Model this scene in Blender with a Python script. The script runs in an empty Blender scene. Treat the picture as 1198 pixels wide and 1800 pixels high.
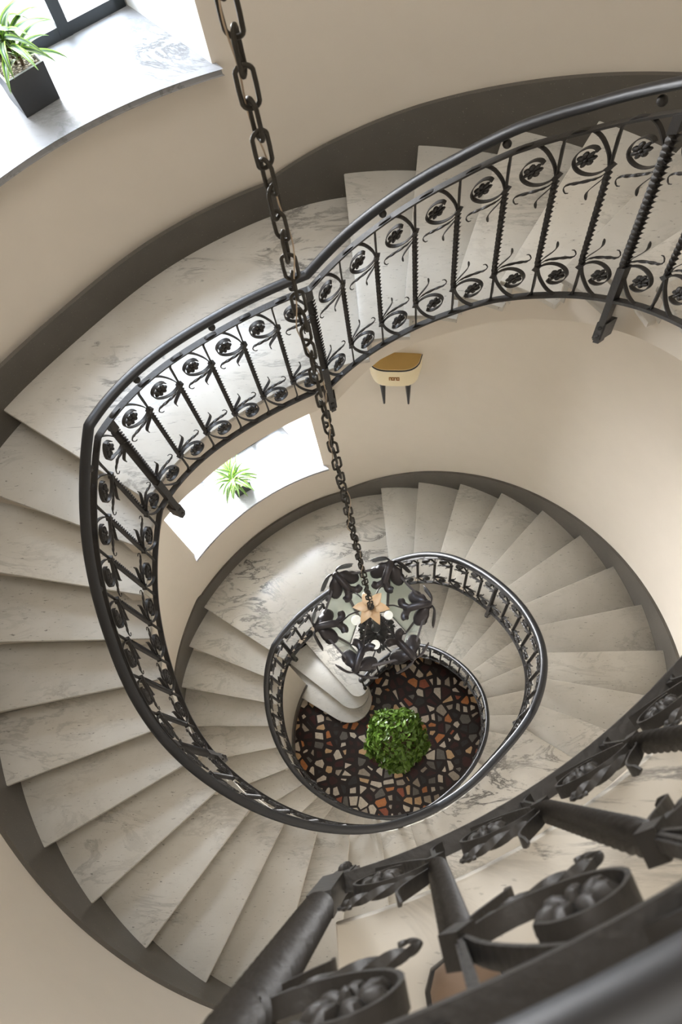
import bpy, math, random
import numpy as np
from mathutils import Vector, Matrix

scene = bpy.context.scene
col = scene.collection
R = 0.175                      # height of one riser in metres; plan data below are in risers
CX, CY = 0.25, 1.15            # axis of the stairwell in the survey frame
ZG = 54.88                     # ground floor is 54.88 risers below the window landing
NT = 25.94                     # risers per full turn
sin, cos, pi, rad, deg = math.sin, math.cos, math.pi, math.radians, math.degrees

def zm(z): return (z + ZG) * R
def W3(x, y, z): return ((x - CX) * R, (y - CY) * R, zm(z))

# ------------------------------------------------------------------ camera
cam_d = bpy.data.cameras.new('camera'); cam = bpy.data.objects.new('camera', cam_d); col.objects.link(cam)
scene.camera = cam
Bm = np.array([[0.9954398694, -0.0348871495, -0.0887826172],
               [0.0, -0.9307220060, 0.3657274227],
               [-0.0953911228, -0.3640596579, -0.9264777921]])
rt, up, bk = Bm[:, 0], -Bm[:, 1], -Bm[:, 2]
m = Matrix(((rt[0], up[0], bk[0], 0), (rt[1], up[1], bk[1], 0), (rt[2], up[2], bk[2], 0), (0, 0, 0, 1)))
cam.matrix_world = Matrix.Translation(W3(1.67489, -4.98634, 19.72643)) @ m
cam_d.sensor_fit = 'VERTICAL'; cam_d.sensor_height = 36.0; cam_d.sensor_width = 24.0
cam_d.lens = 1329.26 / 1800 * 36.0
cam_d.clip_start = 0.02; cam_d.clip_end = 100
cam_d.dof.use_dof = True; cam_d.dof.focus_distance = 4.2; cam_d.dof.aperture_fstop = 10.0

# ------------------------------------------------------------------ world, lights, exposure
scene.view_settings.view_transform = 'Standard'; scene.view_settings.look = 'None'
scene.view_settings.gamma = 1.0; scene.view_settings.use_curve_mapping = False
scene.view_settings.exposure = 0.08
scene.cycles.use_denoising = True
scene.cycles.max_bounces = 10; scene.cycles.diffuse_bounces = 6
world = bpy.data.worlds.new('daylight'); scene.world = world; world.use_nodes = True
wn = world.node_tree; wn.nodes['Background'].inputs[0].default_value = (0.93, 0.97, 1.0, 1)
wn.nodes['Background'].inputs[1].default_value = 1.3

def area(name, loc, aim, sx, sy, power, colr, shape='RECTANGLE'):
    d = bpy.data.lights.new(name, 'AREA'); d.shape = shape; d.size = sx; d.size_y = sy
    d.energy = power; d.color = colr
    o = bpy.data.objects.new(name, d); col.objects.link(o); o.location = loc
    o.rotation_euler = (Vector(aim) - Vector(loc)).to_track_quat('-Z', 'Y').to_euler()
    return o
WN = rad(123.6)                                      # direction the windows face, from the axis
WC = (0.32, 1.21)                                    # centre of the outer wall
WZ = (5.45, 5.45 - NT, 5.45 - 2 * NT)                # sill heights
def wpt(t, d, z):                                    # point at tangential t, distance d along window normal
    return W3(WC[0] + d * cos(WN) + t * sin(WN), WC[1] + d * sin(WN) - t * cos(WN), z)
for i, wz in enumerate(WZ):
    area('window_daylight', wpt(-0.5, 26, wz + 2.6), wpt(-0.5, 10, wz + 4.6), 3.2, 2.0, (760, 2600, 1900)[i], (0.97, 0.97, 0.97))
    area('high_sky_daylight', wpt(-0.5, 26, wz + 21), wpt(-0.5, 12, wz + 2.5), 2.6, 2.6, (1650, 650, 500)[i], (0.72, 0.84, 1.0))
area('overhead_fill', (0.1, 0.3, zm(45.5)), (0, 0, 0), 2.6, 2.6, 125, (1.0, 0.95, 0.88), 'DISK')  # added disk light, soft fill from the top of the shaft, out of view
# added warm fill lights, unseen, to brighten the two lower floors
for z, pw in ((12 - NT + 6.5, 5), (12 - 2 * NT + 6.0, 7)):
    area('landing_fill', W3(WC[0] + 12.2 * cos(rad(-50)), WC[1] + 12.2 * sin(rad(-50)), z), W3(0, 4, z - 1), 1.1, 1.3, pw, (1.0, 0.88, 0.74))

# ------------------------------------------------------------------ materials
def mat(name):
    m_ = bpy.data.materials.new(name); m_.use_nodes = True
    nt = m_.node_tree; b = nt.nodes['Principled BSDF']
    return m_, nt, b
def N(nt, t, **kw):
    n = nt.nodes.new(t)
    for k, v in kw.items(): setattr(n, k, v)
    return n
def ramp(nt, fac, stops, interp='LINEAR'):
    r = N(nt, 'ShaderNodeValToRGB'); r.color_ramp.interpolation = interp
    e = r.color_ramp.elements
    while len(e) < len(stops): e.new(0.5)
    for i, (p, c) in enumerate(stops): e[i].position = p; e[i].color = (*c, 1) if len(c) == 3 else c
    nt.links.new(fac, r.inputs[0]); return r
def noise(nt, vec, scale, detail=4, rough=0.55, dist=0.0):
    n = N(nt, 'ShaderNodeTexNoise'); n.inputs['Scale'].default_value = scale; n.inputs['Detail'].default_value = detail
    n.inputs['Roughness'].default_value = rough; n.inputs['Distortion'].default_value = dist
    nt.links.new(vec, n.inputs['Vector']); return n
def mixc(nt, fac, a, b, mode='MIX'):
    x = N(nt, 'ShaderNodeMix', data_type='RGBA', blend_type=mode)
    for s, v in ((0, fac), (6, a), (7, b)):
        if isinstance(v, (int, float)): x.inputs[s].default_value = v
        elif isinstance(v, tuple): x.inputs[s].default_value = (*v, 1)
        else: nt.links.new(v, x.inputs[s])
    return x.outputs[2]
def plain(name, c, rough=0.5, metal=0.0, bump=None, var=0.0, spec=0.5):
    m_, nt, b = mat(name)
    b.inputs['Base Color'].default_value = (*c, 1); b.inputs['Roughness'].default_value = rough
    b.inputs['Metallic'].default_value = metal; b.inputs['Specular IOR Level'].default_value = spec
    g = N(nt, 'ShaderNodeTexCoord').outputs['Object']
    if var:
        n = noise(nt, g, 6, 5)
        nt.links.new(mixc(nt, n.outputs['Fac'], tuple(x * (1 - var) for x in c), tuple(min(1, x * (1 + var)) for x in c)), b.inputs['Base Color'])
    if bump:
        n = noise(nt, g, bump[0], 3); bp = N(nt, 'ShaderNodeBump'); bp.inputs['Strength'].default_value = bump[1]; bp.inputs['Distance'].default_value = 0.004
        nt.links.new(n.outputs['Fac'], bp.inputs['Height']); nt.links.new(bp.outputs[0], b.inputs['Normal'])
    return m_
def marble(name, base, dark, vein_amt, rough=0.36, speck=0.5):
    m_, nt, b = mat(name)
    tc = N(nt, 'ShaderNodeTexCoord'); gi = N(nt, 'ShaderNodeObjectInfo')
    sh = N(nt, 'ShaderNodeVectorMath', operation='SCALE'); sh.inputs[0].default_value = (7.3, 3.1, 5.7)
    nt.links.new(gi.outputs['Random'], sh.inputs['Scale'])
    ad = N(nt, 'ShaderNodeVectorMath', operation='ADD'); nt.links.new(tc.outputs['Object'], ad.inputs[0]); nt.links.new(sh.outputs[0], ad.inputs[1])
    v = ad.outputs[0]
    cl = noise(nt, v, 2.1, 5, 0.6, 0.6)
    # thin veins: narrow band of a distorted noise
    mp0 = N(nt, 'ShaderNodeMapping'); mp0.inputs['Scale'].default_value = (0.75, 1.9, 1); mp0.inputs['Rotation'].default_value = (0, 0, 0.6)
    nt.links.new(v, mp0.inputs['Vector'])
    vn = noise(nt, mp0.outputs[0], 2.6, 9, 0.68, 0.7)
    vr = ramp(nt, vn.outputs['Fac'], [(0.455, (0, 0, 0)), (0.492, (1, 1, 1)), (0.50, (1, 1, 1)), (0.53, (0, 0, 0))])
    vm = noise(nt, v, 1.6, 3); vmr = ramp(nt, vm.outputs['Fac'], [(0.44, (0, 0, 0)), (0.66, (1, 1, 1))])
    mul = N(nt, 'ShaderNodeMath', operation='MULTIPLY'); nt.links.new(vr.outputs[0], mul.inputs[0]); nt.links.new(vmr.outputs[0], mul.inputs[1])
    mp = N(nt, 'ShaderNodeMapping'); mp.inputs['Scale'].default_value = (1, 2.4, 1); mp.inputs['Rotation'].default_value = (0, 0, 0.9)
    nt.links.new(v, mp.inputs['Vector'])
    mp2 = N(nt, 'ShaderNodeMapping'); mp2.inputs['Scale'].default_value = (0.8, 3.6, 1); mp2.inputs['Rotation'].default_value = (0, 0, 2.2)
    nt.links.new(v, mp2.inputs['Vector'])
    v2 = noise(nt, mp2.outputs[0], 7.0, 7, 0.72, 1.0)
    v2r = ramp(nt, v2.outputs['Fac'], [(0.30, (1, 1, 1)), (0.40, (0, 0, 0))])
    sp = noise(nt, mp2.outputs[0], 34, 3, 0.6, 0.4); spr = ramp(nt, sp.outputs['Fac'], [(0.29, (1, 1, 1)), (0.345, (0, 0, 0))])
    c = mixc(nt, cl.outputs['Fac'], tuple(x * k_ for x, k_ in zip(base, (0.72, 0.70, 0.66))), tuple(min(1, x * k_) for x, k_ in zip(base, (1.13, 1.16, 1.2))))
    c = mixc(nt, N_scale(nt, mul.outputs[0], vein_amt), c, dark)
    c = mixc(nt, N_scale(nt, v2r.outputs[0], vein_amt * 0.8), c, dark)
    c = mixc(nt, N_scale(nt, spr.outputs[0], speck), c, tuple(x * 0.8 for x in dark))
    hv = N(nt, 'ShaderNodeMath', operation='MULTIPLY_ADD'); hv.inputs[1].default_value = 0.22; hv.inputs[2].default_value = 0.89
    nt.links.new(gi.outputs['Random'], hv.inputs[0])
    hs = N(nt, 'ShaderNodeHueSaturation'); nt.links.new(hv.outputs[0], hs.inputs['Value']); nt.links.new(c, hs.inputs['Color'])
    nt.links.new(hs.outputs[0], b.inputs['Base Color'])
    b.inputs['Roughness'].default_value = rough
    return m_
def N_scale(nt, s, k):
    x = N(nt, 'ShaderNodeMath', operation='MULTIPLY'); nt.links.new(s, x.inputs[0]); x.inputs[1].default_value = k; return x.outputs[0]

M = {}
M['marble'] = marble('veined_marble', (0.54, 0.515, 0.465), (0.15, 0.14, 0.125), 0.42, 0.36, 0.85)
M['marble_landing'] = marble('landing_marble', (0.58, 0.55, 0.495), (0.085, 0.08, 0.075), 0.95, 0.28, 0.35)
M['marble_sill'] = marble('sill_marble', (0.30, 0.30, 0.31), (0.085, 0.085, 0.085), 0.8, 0.2, 0.1)
M['plaster'] = plain('beige_plaster', (0.62, 0.57, 0.50), 0.75, 0, (30, 0.12), 0.03, 0.25)
M['plaster_white'] = plain('white_plaster', (0.85, 0.85, 0.83), 0.7)
M['iron'] = plain('wrought_iron', (0.038, 0.036, 0.035), 0.50, 0.4, (70, 0.35), 0.25, 0.45)
M['rail'] = plain('polished_iron', (0.018, 0.019, 0.022), 0.42, 0.4, (20, 0.05), 0.1, 0.6)
M['leafiron'] = plain('leaf_iron', (0.045, 0.040, 0.043), 0.38, 0.45, (25, 0.2), 0.3, 0.6)
M['chain'] = plain('chain_iron', (0.030, 0.026, 0.020), 0.55, 0.4, (60, 0.5), 0.5)
M['cable'] = plain('cloth_cable', (0.42, 0.33, 0.24), 0.7)
M['amber'] = plain('amber_glass', (0.72, 0.50, 0.30), 0.35, 0, (20, .2), 0.2)
M['globe'] = plain('opal_globe', (0.82, 0.82, 0.77), 0.25)
_g = M['globe'].node_tree.nodes['Principled BSDF']; _g.inputs['Emission Color'].default_value = (1, 0.97, 0.9, 1); _g.inputs['Emission Strength'].default_value = 0.55
M['frame'] = plain('window_frame_paint', (0.03, 0.036, 0.04), 0.45)
M['potgrey'] = plain('slate_pot', (0.035, 0.038, 0.043), 0.45, 0, (14, 0.3), 0.4)
M['potrim'] = plain('pot_rim', (0.35, 0.37, 0.40), 0.5)
M['cream'] = plain('cream_lacquer', (0.80, 0.70, 0.48), 0.3, 0, None, 0.04)
M['gold'] = plain('gold_top', (0.56, 0.38, 0.13), 0.28, 0.25, None, 0.15)
M['brass'] = plain('brass', (0.30, 0.13, 0.03), 0.35, 0.8)
M['steel'] = plain('ferrule_metal', (0.55, 0.5, 0.42), 0.3, 0.9)
M['black'] = plain('black_lacquer', (0.012, 0.012, 0.014), 0.3)
M['tan'] = plain('tan_leather', (0.20, 0.14, 0.10), 0.6, 0, (40, 0.2), 0.15)
M['terracotta'] = plain('terracotta', (0.42, 0.17, 0.09), 0.8, 0, (20, .2), .2)
M['bark'] = plain('bark', (0.10, 0.065, 0.035), 0.9, 0, (60, 0.6), 0.4)
M['baseboard'] = plain('dark_stone', (0.088, 0.080, 0.069), 0.42, 0, (80, 0.1), 0.25)
# light specks in the dark stone
nt = M['baseboard'].node_tree; b = nt.nodes['Principled BSDF']; src = b.inputs['Base Color'].links[0].from_socket
g = N(nt, 'ShaderNodeTexCoord').outputs['Object']; sp = noise(nt, g, 120, 2); spr = ramp(nt, sp.outputs['Fac'], [(0.69, (0, 0, 0)), (0.74, (1, 1, 1))])
nt.links.new(mixc(nt, N_scale(nt, spr.outputs[0], 0.5), src, (0.4, 0.38, 0.34)), b.inputs['Base Color'])

def glass(name, tint, alpha):
    m_, nt, b = mat(name)
    b.inputs['Base Color'].default_value = (*tint, 1); b.inputs['Roughness'].default_value = 0.08
    b.inputs['Alpha'].default_value = alpha; b.inputs['Specular IOR Level'].default_value = 0.6
    return m_
M['glass'] = glass('window_glass', (0.8, 0.85, 0.85), 0.08)
M['lampglass'] = glass('green_frosted_glass', (0.74, 0.79, 0.72), 0.55)

def gravel():
    m_, nt, b = mat('pot_gravel'); g = N(nt, 'ShaderNodeTexCoord').outputs['Object']
    v = N(nt, 'ShaderNodeTexVoronoi'); v.inputs['Scale'].default_value = 90; nt.links.new(g, v.inputs['Vector'])
    sep = N(nt, 'ShaderNodeSeparateColor'); nt.links.new(v.outputs['Color'], sep.inputs[0])
    r = ramp(nt, sep.outputs[0], [(0, (0.03, 0.025, 0.02)), (0.5, (0.16, 0.12, 0.08)), (1, (0.42, 0.36, 0.28))])
    nt.links.new(r.outputs[0], b.inputs['Base Color']); b.inputs['Roughness'].default_value = 0.8
    bp = N(nt, 'ShaderNodeBump'); bp.inputs['Distance'].default_value = 0.01; bp.invert = True
    nt.links.new(v.outputs['Distance'], bp.inputs['Height']); nt.links.new(bp.outputs[0], b.inputs['Normal'])
    return m_
M['gravel'] = gravel()

def terrazzo():
    m_, nt, b = mat('crazy_paving'); g = N(nt, 'ShaderNodeTexCoord').outputs['Object']
    sc = 7.0
    e = N(nt, 'ShaderNodeTexVoronoi', voronoi_dimensions='2D', feature='DISTANCE_TO_EDGE'); e.inputs['Scale'].default_value = sc; e.inputs['Randomness'].default_value = 0.95
    v = N(nt, 'ShaderNodeTexVoronoi', voronoi_dimensions='2D'); v.inputs['Scale'].default_value = sc; v.inputs['Randomness'].default_value = 0.95
    for q in (e, v): nt.links.new(g, q.inputs['Vector'])
    sep = N(nt, 'ShaderNodeSeparateColor'); nt.links.new(v.outputs['Color'], sep.inputs[0])
    rc = ramp(nt, sep.outputs[0], [(0.0, (0.045, 0.014, 0.012)), (0.20, (0.03, 0.03, 0.028)), (0.30, (0.14, 0.135, 0.12)), (0.38, (0.62, 0.57, 0.47)), (0.54, (0.50, 0.20, 0.07)), (0.64, (0.58, 0.40, 0.22)), (0.74, (0.05, 0.012, 0.012)), (0.80, (0.36, 0.32, 0.26)), (0.88, (0.30, 0.09, 0.045)), (0.93, (0.66, 0.60, 0.50))], 'CONSTANT')
    # wider joints around some stones
    th = N(nt, 'ShaderNodeMath', operation='MULTIPLY_ADD'); nt.links.new(sep.outputs[1], th.inputs[0]); th.inputs[1].default_value = 0.22; th.inputs[2].default_value = 0.075
    gt = N(nt, 'ShaderNodeMath', operation='GREATER_THAN'); nt.links.new(e.outputs['Distance'], gt.inputs[0]); nt.links.new(th.outputs[0], gt.inputs[1])
    n = noise(nt, g, 30, 4); st = mixc(nt, n.outputs['Fac'], (0.55, 0.5, 0.48), (1.15, 1.1, 1.05))
    rr_ = mixc(nt, 1.0, rc.outputs[0], st, 'MULTIPLY')
    n2 = noise(nt, g, 5, 3); gr = mixc(nt, n2.outputs['Fac'], (0.010, 0.008, 0.007), (0.022, 0.010, 0.008))
    nt.links.new(mixc(nt, gt.outputs[0], gr, rr_), b.inputs['Base Color'])
    b.inputs['Roughness'].default_value = 0.36; b.inputs['Specular IOR Level'].default_value = 0.25
    return m_
M['terrazzo'] = terrazzo()

def leafmat(name, inner, edge, line, rough=0.4):
    m_, nt, b = mat(name)
    at = N(nt, 'ShaderNodeAttribute', attribute_name='across')
    r = ramp(nt, at.outputs['Fac'], [(0.0, edge), (0.17, edge), (0.24, inner), (0.46, inner), (0.485, line), (0.515, line), (0.54, inner), (0.76, inner), (0.83, edge), (1.0, edge)])
    g = N(nt, 'ShaderNodeTexCoord').outputs['Object']; n = noise(nt, g, 12, 2)
    c = mixc(nt, 1.0, r.outputs[0], mixc(nt, n.outputs['Fac'], (0.6, 0.6, 0.6), (1.35, 1.35, 1.3)), 'MULTIPLY')
    nt.links.new(c, b.inputs['Base Color']); b.inputs['Roughness'].default_value = rough
    b.inputs['Transmission Weight'].default_value = 0.0
    b.inputs['Subsurface Weight'].default_value = 0.0
    return m_
M['dracaena'] = leafmat('variegated_leaf', (0.035, 0.10, 0.03), (0.24, 0.40, 0.05), (0.55, 0.62, 0.35))
M['box'] = leafmat('glossy_leaf', (0.085, 0.165, 0.018), (0.12, 0.215, 0.028), (0.18, 0.28, 0.06), 0.35)

# ------------------------------------------------------------------ mesh helpers
class MB:
    def __init__(s): s.v = []; s.f = []; s.n = 0; s.attr = []
    def add(s, verts, faces, attr=None):
        verts = np.asarray(verts, float); s.v.append(verts)
        s.f += [tuple(i + s.n for i in f) for f in faces]; s.n += len(verts)
        s.attr.append(np.full(len(verts), 0.5) if attr is None else np.asarray(attr, float))
        return s
    def obj(s, name, mt, parent=None, smooth=True, fn=None, sharp=None):
        V = np.concatenate(s.v) if s.v else np.zeros((0, 3))
        if fn: V = fn(V)
        me = bpy.data.meshes.new(name); me.from_pydata(V.tolist(), [], s.f)
        if any((a != 0.5).any() for a in s.attr):
            at = me.attributes.new('across', 'FLOAT', 'POINT'); at.data.foreach_set('value', np.concatenate(s.attr).astype(np.float32))
        if smooth: me.polygons.foreach_set('use_smooth', [True] * len(me.polygons))
        me.materials.append(mt); me.update()
        if smooth and sharp: me.set_sharp_from_angle(angle=rad(sharp))
        o = bpy.data.objects.new(name, me); col.objects.link(o)
        if parent is not None: o.parent = parent
        return o
def sweep(path, prof, frames=None, twist=None, scale=None, closed=False, normal=(0, 0, 1), cap=True, absnorm=False):
    """sweep a closed 2D profile [(a,b)] along a path; a is along `normal`, b is sideways"""
    P = np.asarray(path, float); n = len(P); k = len(prof)
    T = np.empty_like(P); T[1:-1] = P[2:] - P[:-2]; T[0] = P[1] - P[0]; T[-1] = P[-1] - P[-2]
    if closed: T[0] = P[1] - P[-1]; T[-1] = P[0] - P[-2]
    T /= np.linalg.norm(T, axis=1)[:, None] + 1e-12
    Nn = np.tile(np.asarray(normal, float), (n, 1)) if np.ndim(normal) == 1 else np.asarray(normal, float)
    Nn = Nn - (Nn * T).sum(1)[:, None] * T; Nn /= np.linalg.norm(Nn, axis=1)[:, None] + 1e-12
    Bn = np.cross(T, Nn)
    pr = np.asarray(prof, float)
    V = np.empty((n, k, 3))
    for i in range(n):
        a, b_ = pr[:, 0], pr[:, 1]
        if scale is not None: s_ = scale[i]; a = a * (s_ if np.isscalar(s_) else s_[0]); b_ = b_ * (s_ if np.isscalar(s_) else s_[1])
        if twist is not None: c_, s1 = cos(twist[i]), sin(twist[i]); a, b_ = a * c_ - b_ * s1, a * s1 + b_ * c_
        V[i] = P[i] + a[:, None] * Nn[i] + b_[:, None] * Bn[i]
    F = []
    for i in range(n if closed else n - 1):
        j = (i + 1) % n
        for q in range(k):
            r_ = (q + 1) % k; F.append((i * k + q, i * k + r_, j * k + r_, j * k + q))
    if cap and not closed: F.append(tuple(range(k))[::-1]); F.append(tuple((n - 1) * k + q for q in range(k)))
    return V.reshape(-1, 3), F
def rect(a, b): return [(-a / 2, -b / 2), (a / 2, -b / 2), (a / 2, b / 2), (-a / 2, b / 2)]
def circ(r, k=8, ry=None): return [(r * cos(2 * pi * i / k), (ry or r) * sin(2 * pi * i / k)) for i in range(k)]
def spline(pts, n):
    P = np.asarray(pts, float); P = np.vstack([2 * P[0] - P[1], P, 2 * P[-1] - P[-2]]); out = []
    m_ = len(P) - 3
    for t in np.linspace(0, m_, n):
        i = min(int(t), m_ - 1); u = t - i; a, b_, c, d = P[i:i + 4]
        out.append(0.5 * ((2 * b_) + (-a + c) * u + (2 * a - 5 * b_ + 4 * c - d) * u * u + (-a + 3 * b_ - 3 * c + d) * u ** 3))
    return np.array(out)
def ball(c, r, seg=12, ring=8, sc=(1, 1, 1)):
    V = [(0, 0, 1)]; F = []
    for i in range(1, ring):
        for j in range(seg):
            a, b_ = pi * i / ring, 2 * pi * j / seg; V.append((sin(a) * cos(b_), sin(a) * sin(b_), cos(a)))
    V.append((0, 0, -1)); L = len(V) - 1
    for j in range(seg):
        F.append((0, 1 + j, 1 + (j + 1) % seg)); F.append((L, L - seg + (j + 1) % seg, L - seg + j))
    for i in range(ring - 2):
        for j in range(seg):
            a = 1 + i * seg + j; b_ = 1 + i * seg + (j + 1) % seg; F.append((a, a + seg, b_ + seg, b_))
    return np.array(V) * r * np.array(sc) + np.array(c), F
def lathe(prof, c=(0, 0, 0), k=24):
    P = np.array(prof, float); V = []; F = []
    for r_, z in P:
        for j in range(k): V.append((r_ * cos(2 * pi * j / k), r_ * sin(2 * pi * j / k), z))
    for i in range(len(P) - 1):
        for j in range(k): F.append((i * k + j, i * k + (j + 1) % k, (i + 1) * k + (j + 1) % k, (i + 1) * k + j))
    return np.array(V) + np.array(c), F
def boxv(c, s, rot=None):
    V = np.array([(x, y, z) for x in (-.5, .5) for y in (-.5, .5) for z in (-.5, .5)]) * np.array(s)
    if rot is not None: V = V @ np.array(rot).T
    return V + np.array(c), [(0, 1, 3, 2), (4, 6, 7, 5), (0, 4, 5, 1), (2, 3, 7, 6), (0, 2, 6, 4), (1, 5, 7, 3)]
def slab(outline, ztop, th, bev=0.008):
    """flat slab with a rounded upper and lower edge, outline counter-clockwise in metres"""
    P = np.array(outline, float); n = len(P)
    e = np.roll(P, -1, 0) - P; e /= np.linalg.norm(e, axis=1)[:, None] + 1e-12
    nr = np.stack([e[:, 1], -e[:, 0]], 1); vn = nr + np.roll(nr, 1, 0)
    ln = (vn * vn).sum(1)[:, None]; vn = vn / np.maximum(ln, 0.5) * 2 * 0.999
    rings = []
    for ins, dz in ((bev, 0), (bev * 0.3, -bev * 0.3), (0, -bev), (0, -th + bev), (bev * 0.3, -th + bev * 0.3), (bev, -th)):
        rings.append(np.column_stack([P - vn * ins, np.full(n, ztop + dz)]))
    V = np.concatenate(rings); F = [tuple(range(n))]
    for i in range(5):
        for j in range(n):
            k_ = (j + 1) % n; F.append((i * n + j, (i + 1) * n + j, (i + 1) * n + k_, i * n + k_))
    F.append(tuple(5 * n + j for j in range(n))[::-1])
    return V, F
def empty(name, loc=(0, 0, 0), label=None, cat=None, group=None, kind=None):
    o = bpy.data.objects.new(name, None); col.objects.link(o); o.location = loc; o.empty_display_size = 0.1
    if label: o['label'] = label
    if cat: o['category'] = cat
    if group: o['group'] = group
    if kind: o['kind'] = kind
    return o
def relto(o):                      # mapping of world coordinates into the frame of an unrotated empty
    L = np.array(o.location); return lambda V: V - L
def struct(o, label=None):
    o['kind'] = 'structure'
    if label: o['label'] = label
    return o

# ------------------------------------------------------------------ plan of the stair
# S = clockwise angle about the axis in degrees (grows upwards); one list per storey
S_IN = [81, 90.5, 99.6, 108.4, 117, 125.6, 133.6, 142, 151, 161, 170, 179.5, 189.6, 200, 272, 282.4, 293, 302.5, 313, 322.5, 332, 342, 353.5, 364, 375, 386.3]
S_OUT = [78.1, 88, 97.8, 107.4, 117.1, 126.6, 136, 145.7, 155.1, 164.9, 174.6, 184.5, 195.1, 206, 268.4, 279, 290.4, 301.6, 313, 324.2, 335, 345.8, 356.8, 367.5, 378.5, 389.8]
Z_ST = list(range(-13, 1)) + list(range(1, 13))
STEPS = []                                             # (S_in, S_out, z) global, upwards
for t in (2, 1, 0):
    for a, b_, z in zip(S_IN, S_OUT, Z_ST):
        STEPS.append((a - 360 * t, b_ - 360 * t, z - NT * t, z, t))
STEPS.append((397.0, 401.0, 13.0, 13, 0))
lS, lz = [], []
for t in (2, 1, 0):
    for a, z in zip(S_IN, Z_ST):
        if z == 1: lS.append(262 - 360 * t); lz.append(0 - NT * t)
        lS.append(a - 360 * t); lz.append(z - NT * t)
    if t: lS.append(431.5 - 360 * t); lz.append(12 - NT * t)
lS += [396.8, 475]; lz += [13, 13]
def zL(S): return np.interp(S, lS, lz)
# radius of the handrail, (clockwise angle about survey origin, radius) per storey
RT0 = [(60, 5.42), (75, 5.48), (89, 5.62), (106, 5.71), (122, 5.86), (138, 6.04), (151, 6.18), (165, 6.19), (179, 6.22), (190, 6.34), (200, 6.40), (212, 6.56), (227, 6.63), (241, 6.64), (254, 6.87), (264, 7.17), (272, 7.49), (282.5, 7.76), (291, 8.02), (299, 8.12), (311, 8.22), (325, 7.9), (337, 7.5), (349, 7.08), (360, 6.73), (377, 6.1), (396, 5.62), (405, 5.58), (421, 5.57), (431, 5.61), (441, 5.69), (455, 5.8)]
RT1 = [(86.4, 5.5), (104.5, 5.59), (128.7, 5.89), (150.9, 6.26), (171.8, 6.61), (189, 6.77), (201.9, 6.93), (217.7, 6.82), (239.3, 6.88), (265, 7.4), (290.8, 8.04), (304.9, 7.8), (321, 7.44), (337.4, 7.22), (349.2, 7.08), (359.9, 6.73), (377.5, 6.09), (395.7, 5.52), (402.4, 5.5), (420, 5.42)]
RT2 = [(235.5, 5.98), (244.8, 6.3), (258.6, 7.16), (272.6, 8.11), (286.5, 8.4), (300.8, 8.14), (317.5, 7.85), (335.9, 7.46), (353.2, 6.86), (375.6, 6.06), (405.2, 5.39), (425, 5.42)]
tab = []
for t, T_ in ((2, RT2), (1, RT1), (0, RT0)):
    lo = T_[0][0] - 360 * t
    tab = [q for q in tab if q[0] < lo - 8]
    tab += [(s - 360 * t, r_) for s, r_ in T_]
xs, ys = [], []
prev = None
for s, r_ in tab:
    x, y = r_ * cos(rad(-s)) - CX, r_ * sin(rad(-s)) - CY
    a = -deg(math.atan2(y, x))
    while a < s - 180: a += 360
    while a > s + 180: a -= 360
    xs.append(a); ys.append(math.hypot(x, y))
_g = np.arange(min(xs), max(xs), 1.0); _r = np.interp(_g, xs, ys)
_k = np.exp(-0.5 * (np.arange(-18, 19) / 6.0) ** 2); _k /= _k.sum()
_r = np.convolve(np.pad(_r, 18, mode='edge'), _k, 'valid')
S_LO, S_HI = float(_g[0]), float(_g[-1])
def rho(S): return np.interp(S, _g, _r)
def lean(S): return np.clip((np.asarray(S, float) - 395) / 20, 0, 1) * 0.23      # top-floor balustrade leans outwards a little
def P2(S, r_):
    a = np.radians(-np.asarray(S, float)); return np.stack([r_ * np.cos(a) * R, r_ * np.sin(a) * R], -1)
def rin(S): return np.maximum(rho(S), 5.2) + 0.24      # inner edge of the treads
def wallr(th, z):                                      # outer wall radius; th ordinary angle in degrees
    th = (np.asarray(th, float) + 180) % 360 - 180; z = np.asarray(z, float)
    def bump(a, z0, amp, sa, sz):
        d = (th - a + 180) % 360 - 180
        return amp * np.exp(-0.5 * (d / sa) ** 2 - 0.5 * ((z - z0) / sz) ** 2)
    return 13.17 + bump(137, -0.3, -1.05, 18, 2.4) + bump(110, 0, -0.2, 9, 2) + bump(178, -27.5, 0.42, 14, 5) + bump(128, -26, -0.22, 22, 3) + bump(70, -47, 1.3, 45, 7)
def wall_xy(th, z, dr=0.0):
    r_ = wallr(th, z) + dr; a = np.radians(th)
    return np.stack([(WC[0] - CX + r_ * np.cos(a)) * R, (WC[1] - CY + r_ * np.sin(a)) * R], -1)

# ------------------------------------------------------------------ shell: walls, floor, ceiling
WA0, WA1, WH = 105.6, 146.0, 10.0                       # window opening in wall angle and height
def wall_mesh(name, a0, a1, label):
    th = sorted(set(np.round(np.concatenate([np.arange(a0, a1 + .01, 1.5), [WA0, WA1]]), 3).tolist()))
    th = [a for a in th if a0 <= a <= a1]
    zl = sorted(set(np.round(np.concatenate([np.arange(-54.88, 46, 0.8), [w for wz in WZ for w in (wz, wz + WH)], [46.0]]), 3).tolist()))
    mb = MB(); V = []
    for z in zl:
        xy = wall_xy(np.array(th), z); V += [(x, y, zm(z)) for x, y in xy]
    F = []; n = len(th)
    for i in range(len(zl) - 1):
        zc = (zl[i] + zl[i + 1]) / 2
        inw = any(wz < zc < wz + WH for wz in WZ)
        for j in range(n - 1):
            ac = (th[j] + th[j + 1]) / 2
            if inw and WA0 < ac < WA1: continue
            F.append((i * n + j, (i + 1) * n + j, (i + 1) * n + j + 1, i * n + j + 1))
    mb.add(V, F); return struct(mb.obj(name, M['plaster'], smooth=True), label)
wall_mesh('wall_left', 90, 270, 'curved beige plaster wall on the window side of the stairwell')
wall_mesh('wall_right', -90, 90, 'curved beige plaster wall opposite the windows')
mb = MB(); k = 96
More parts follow.
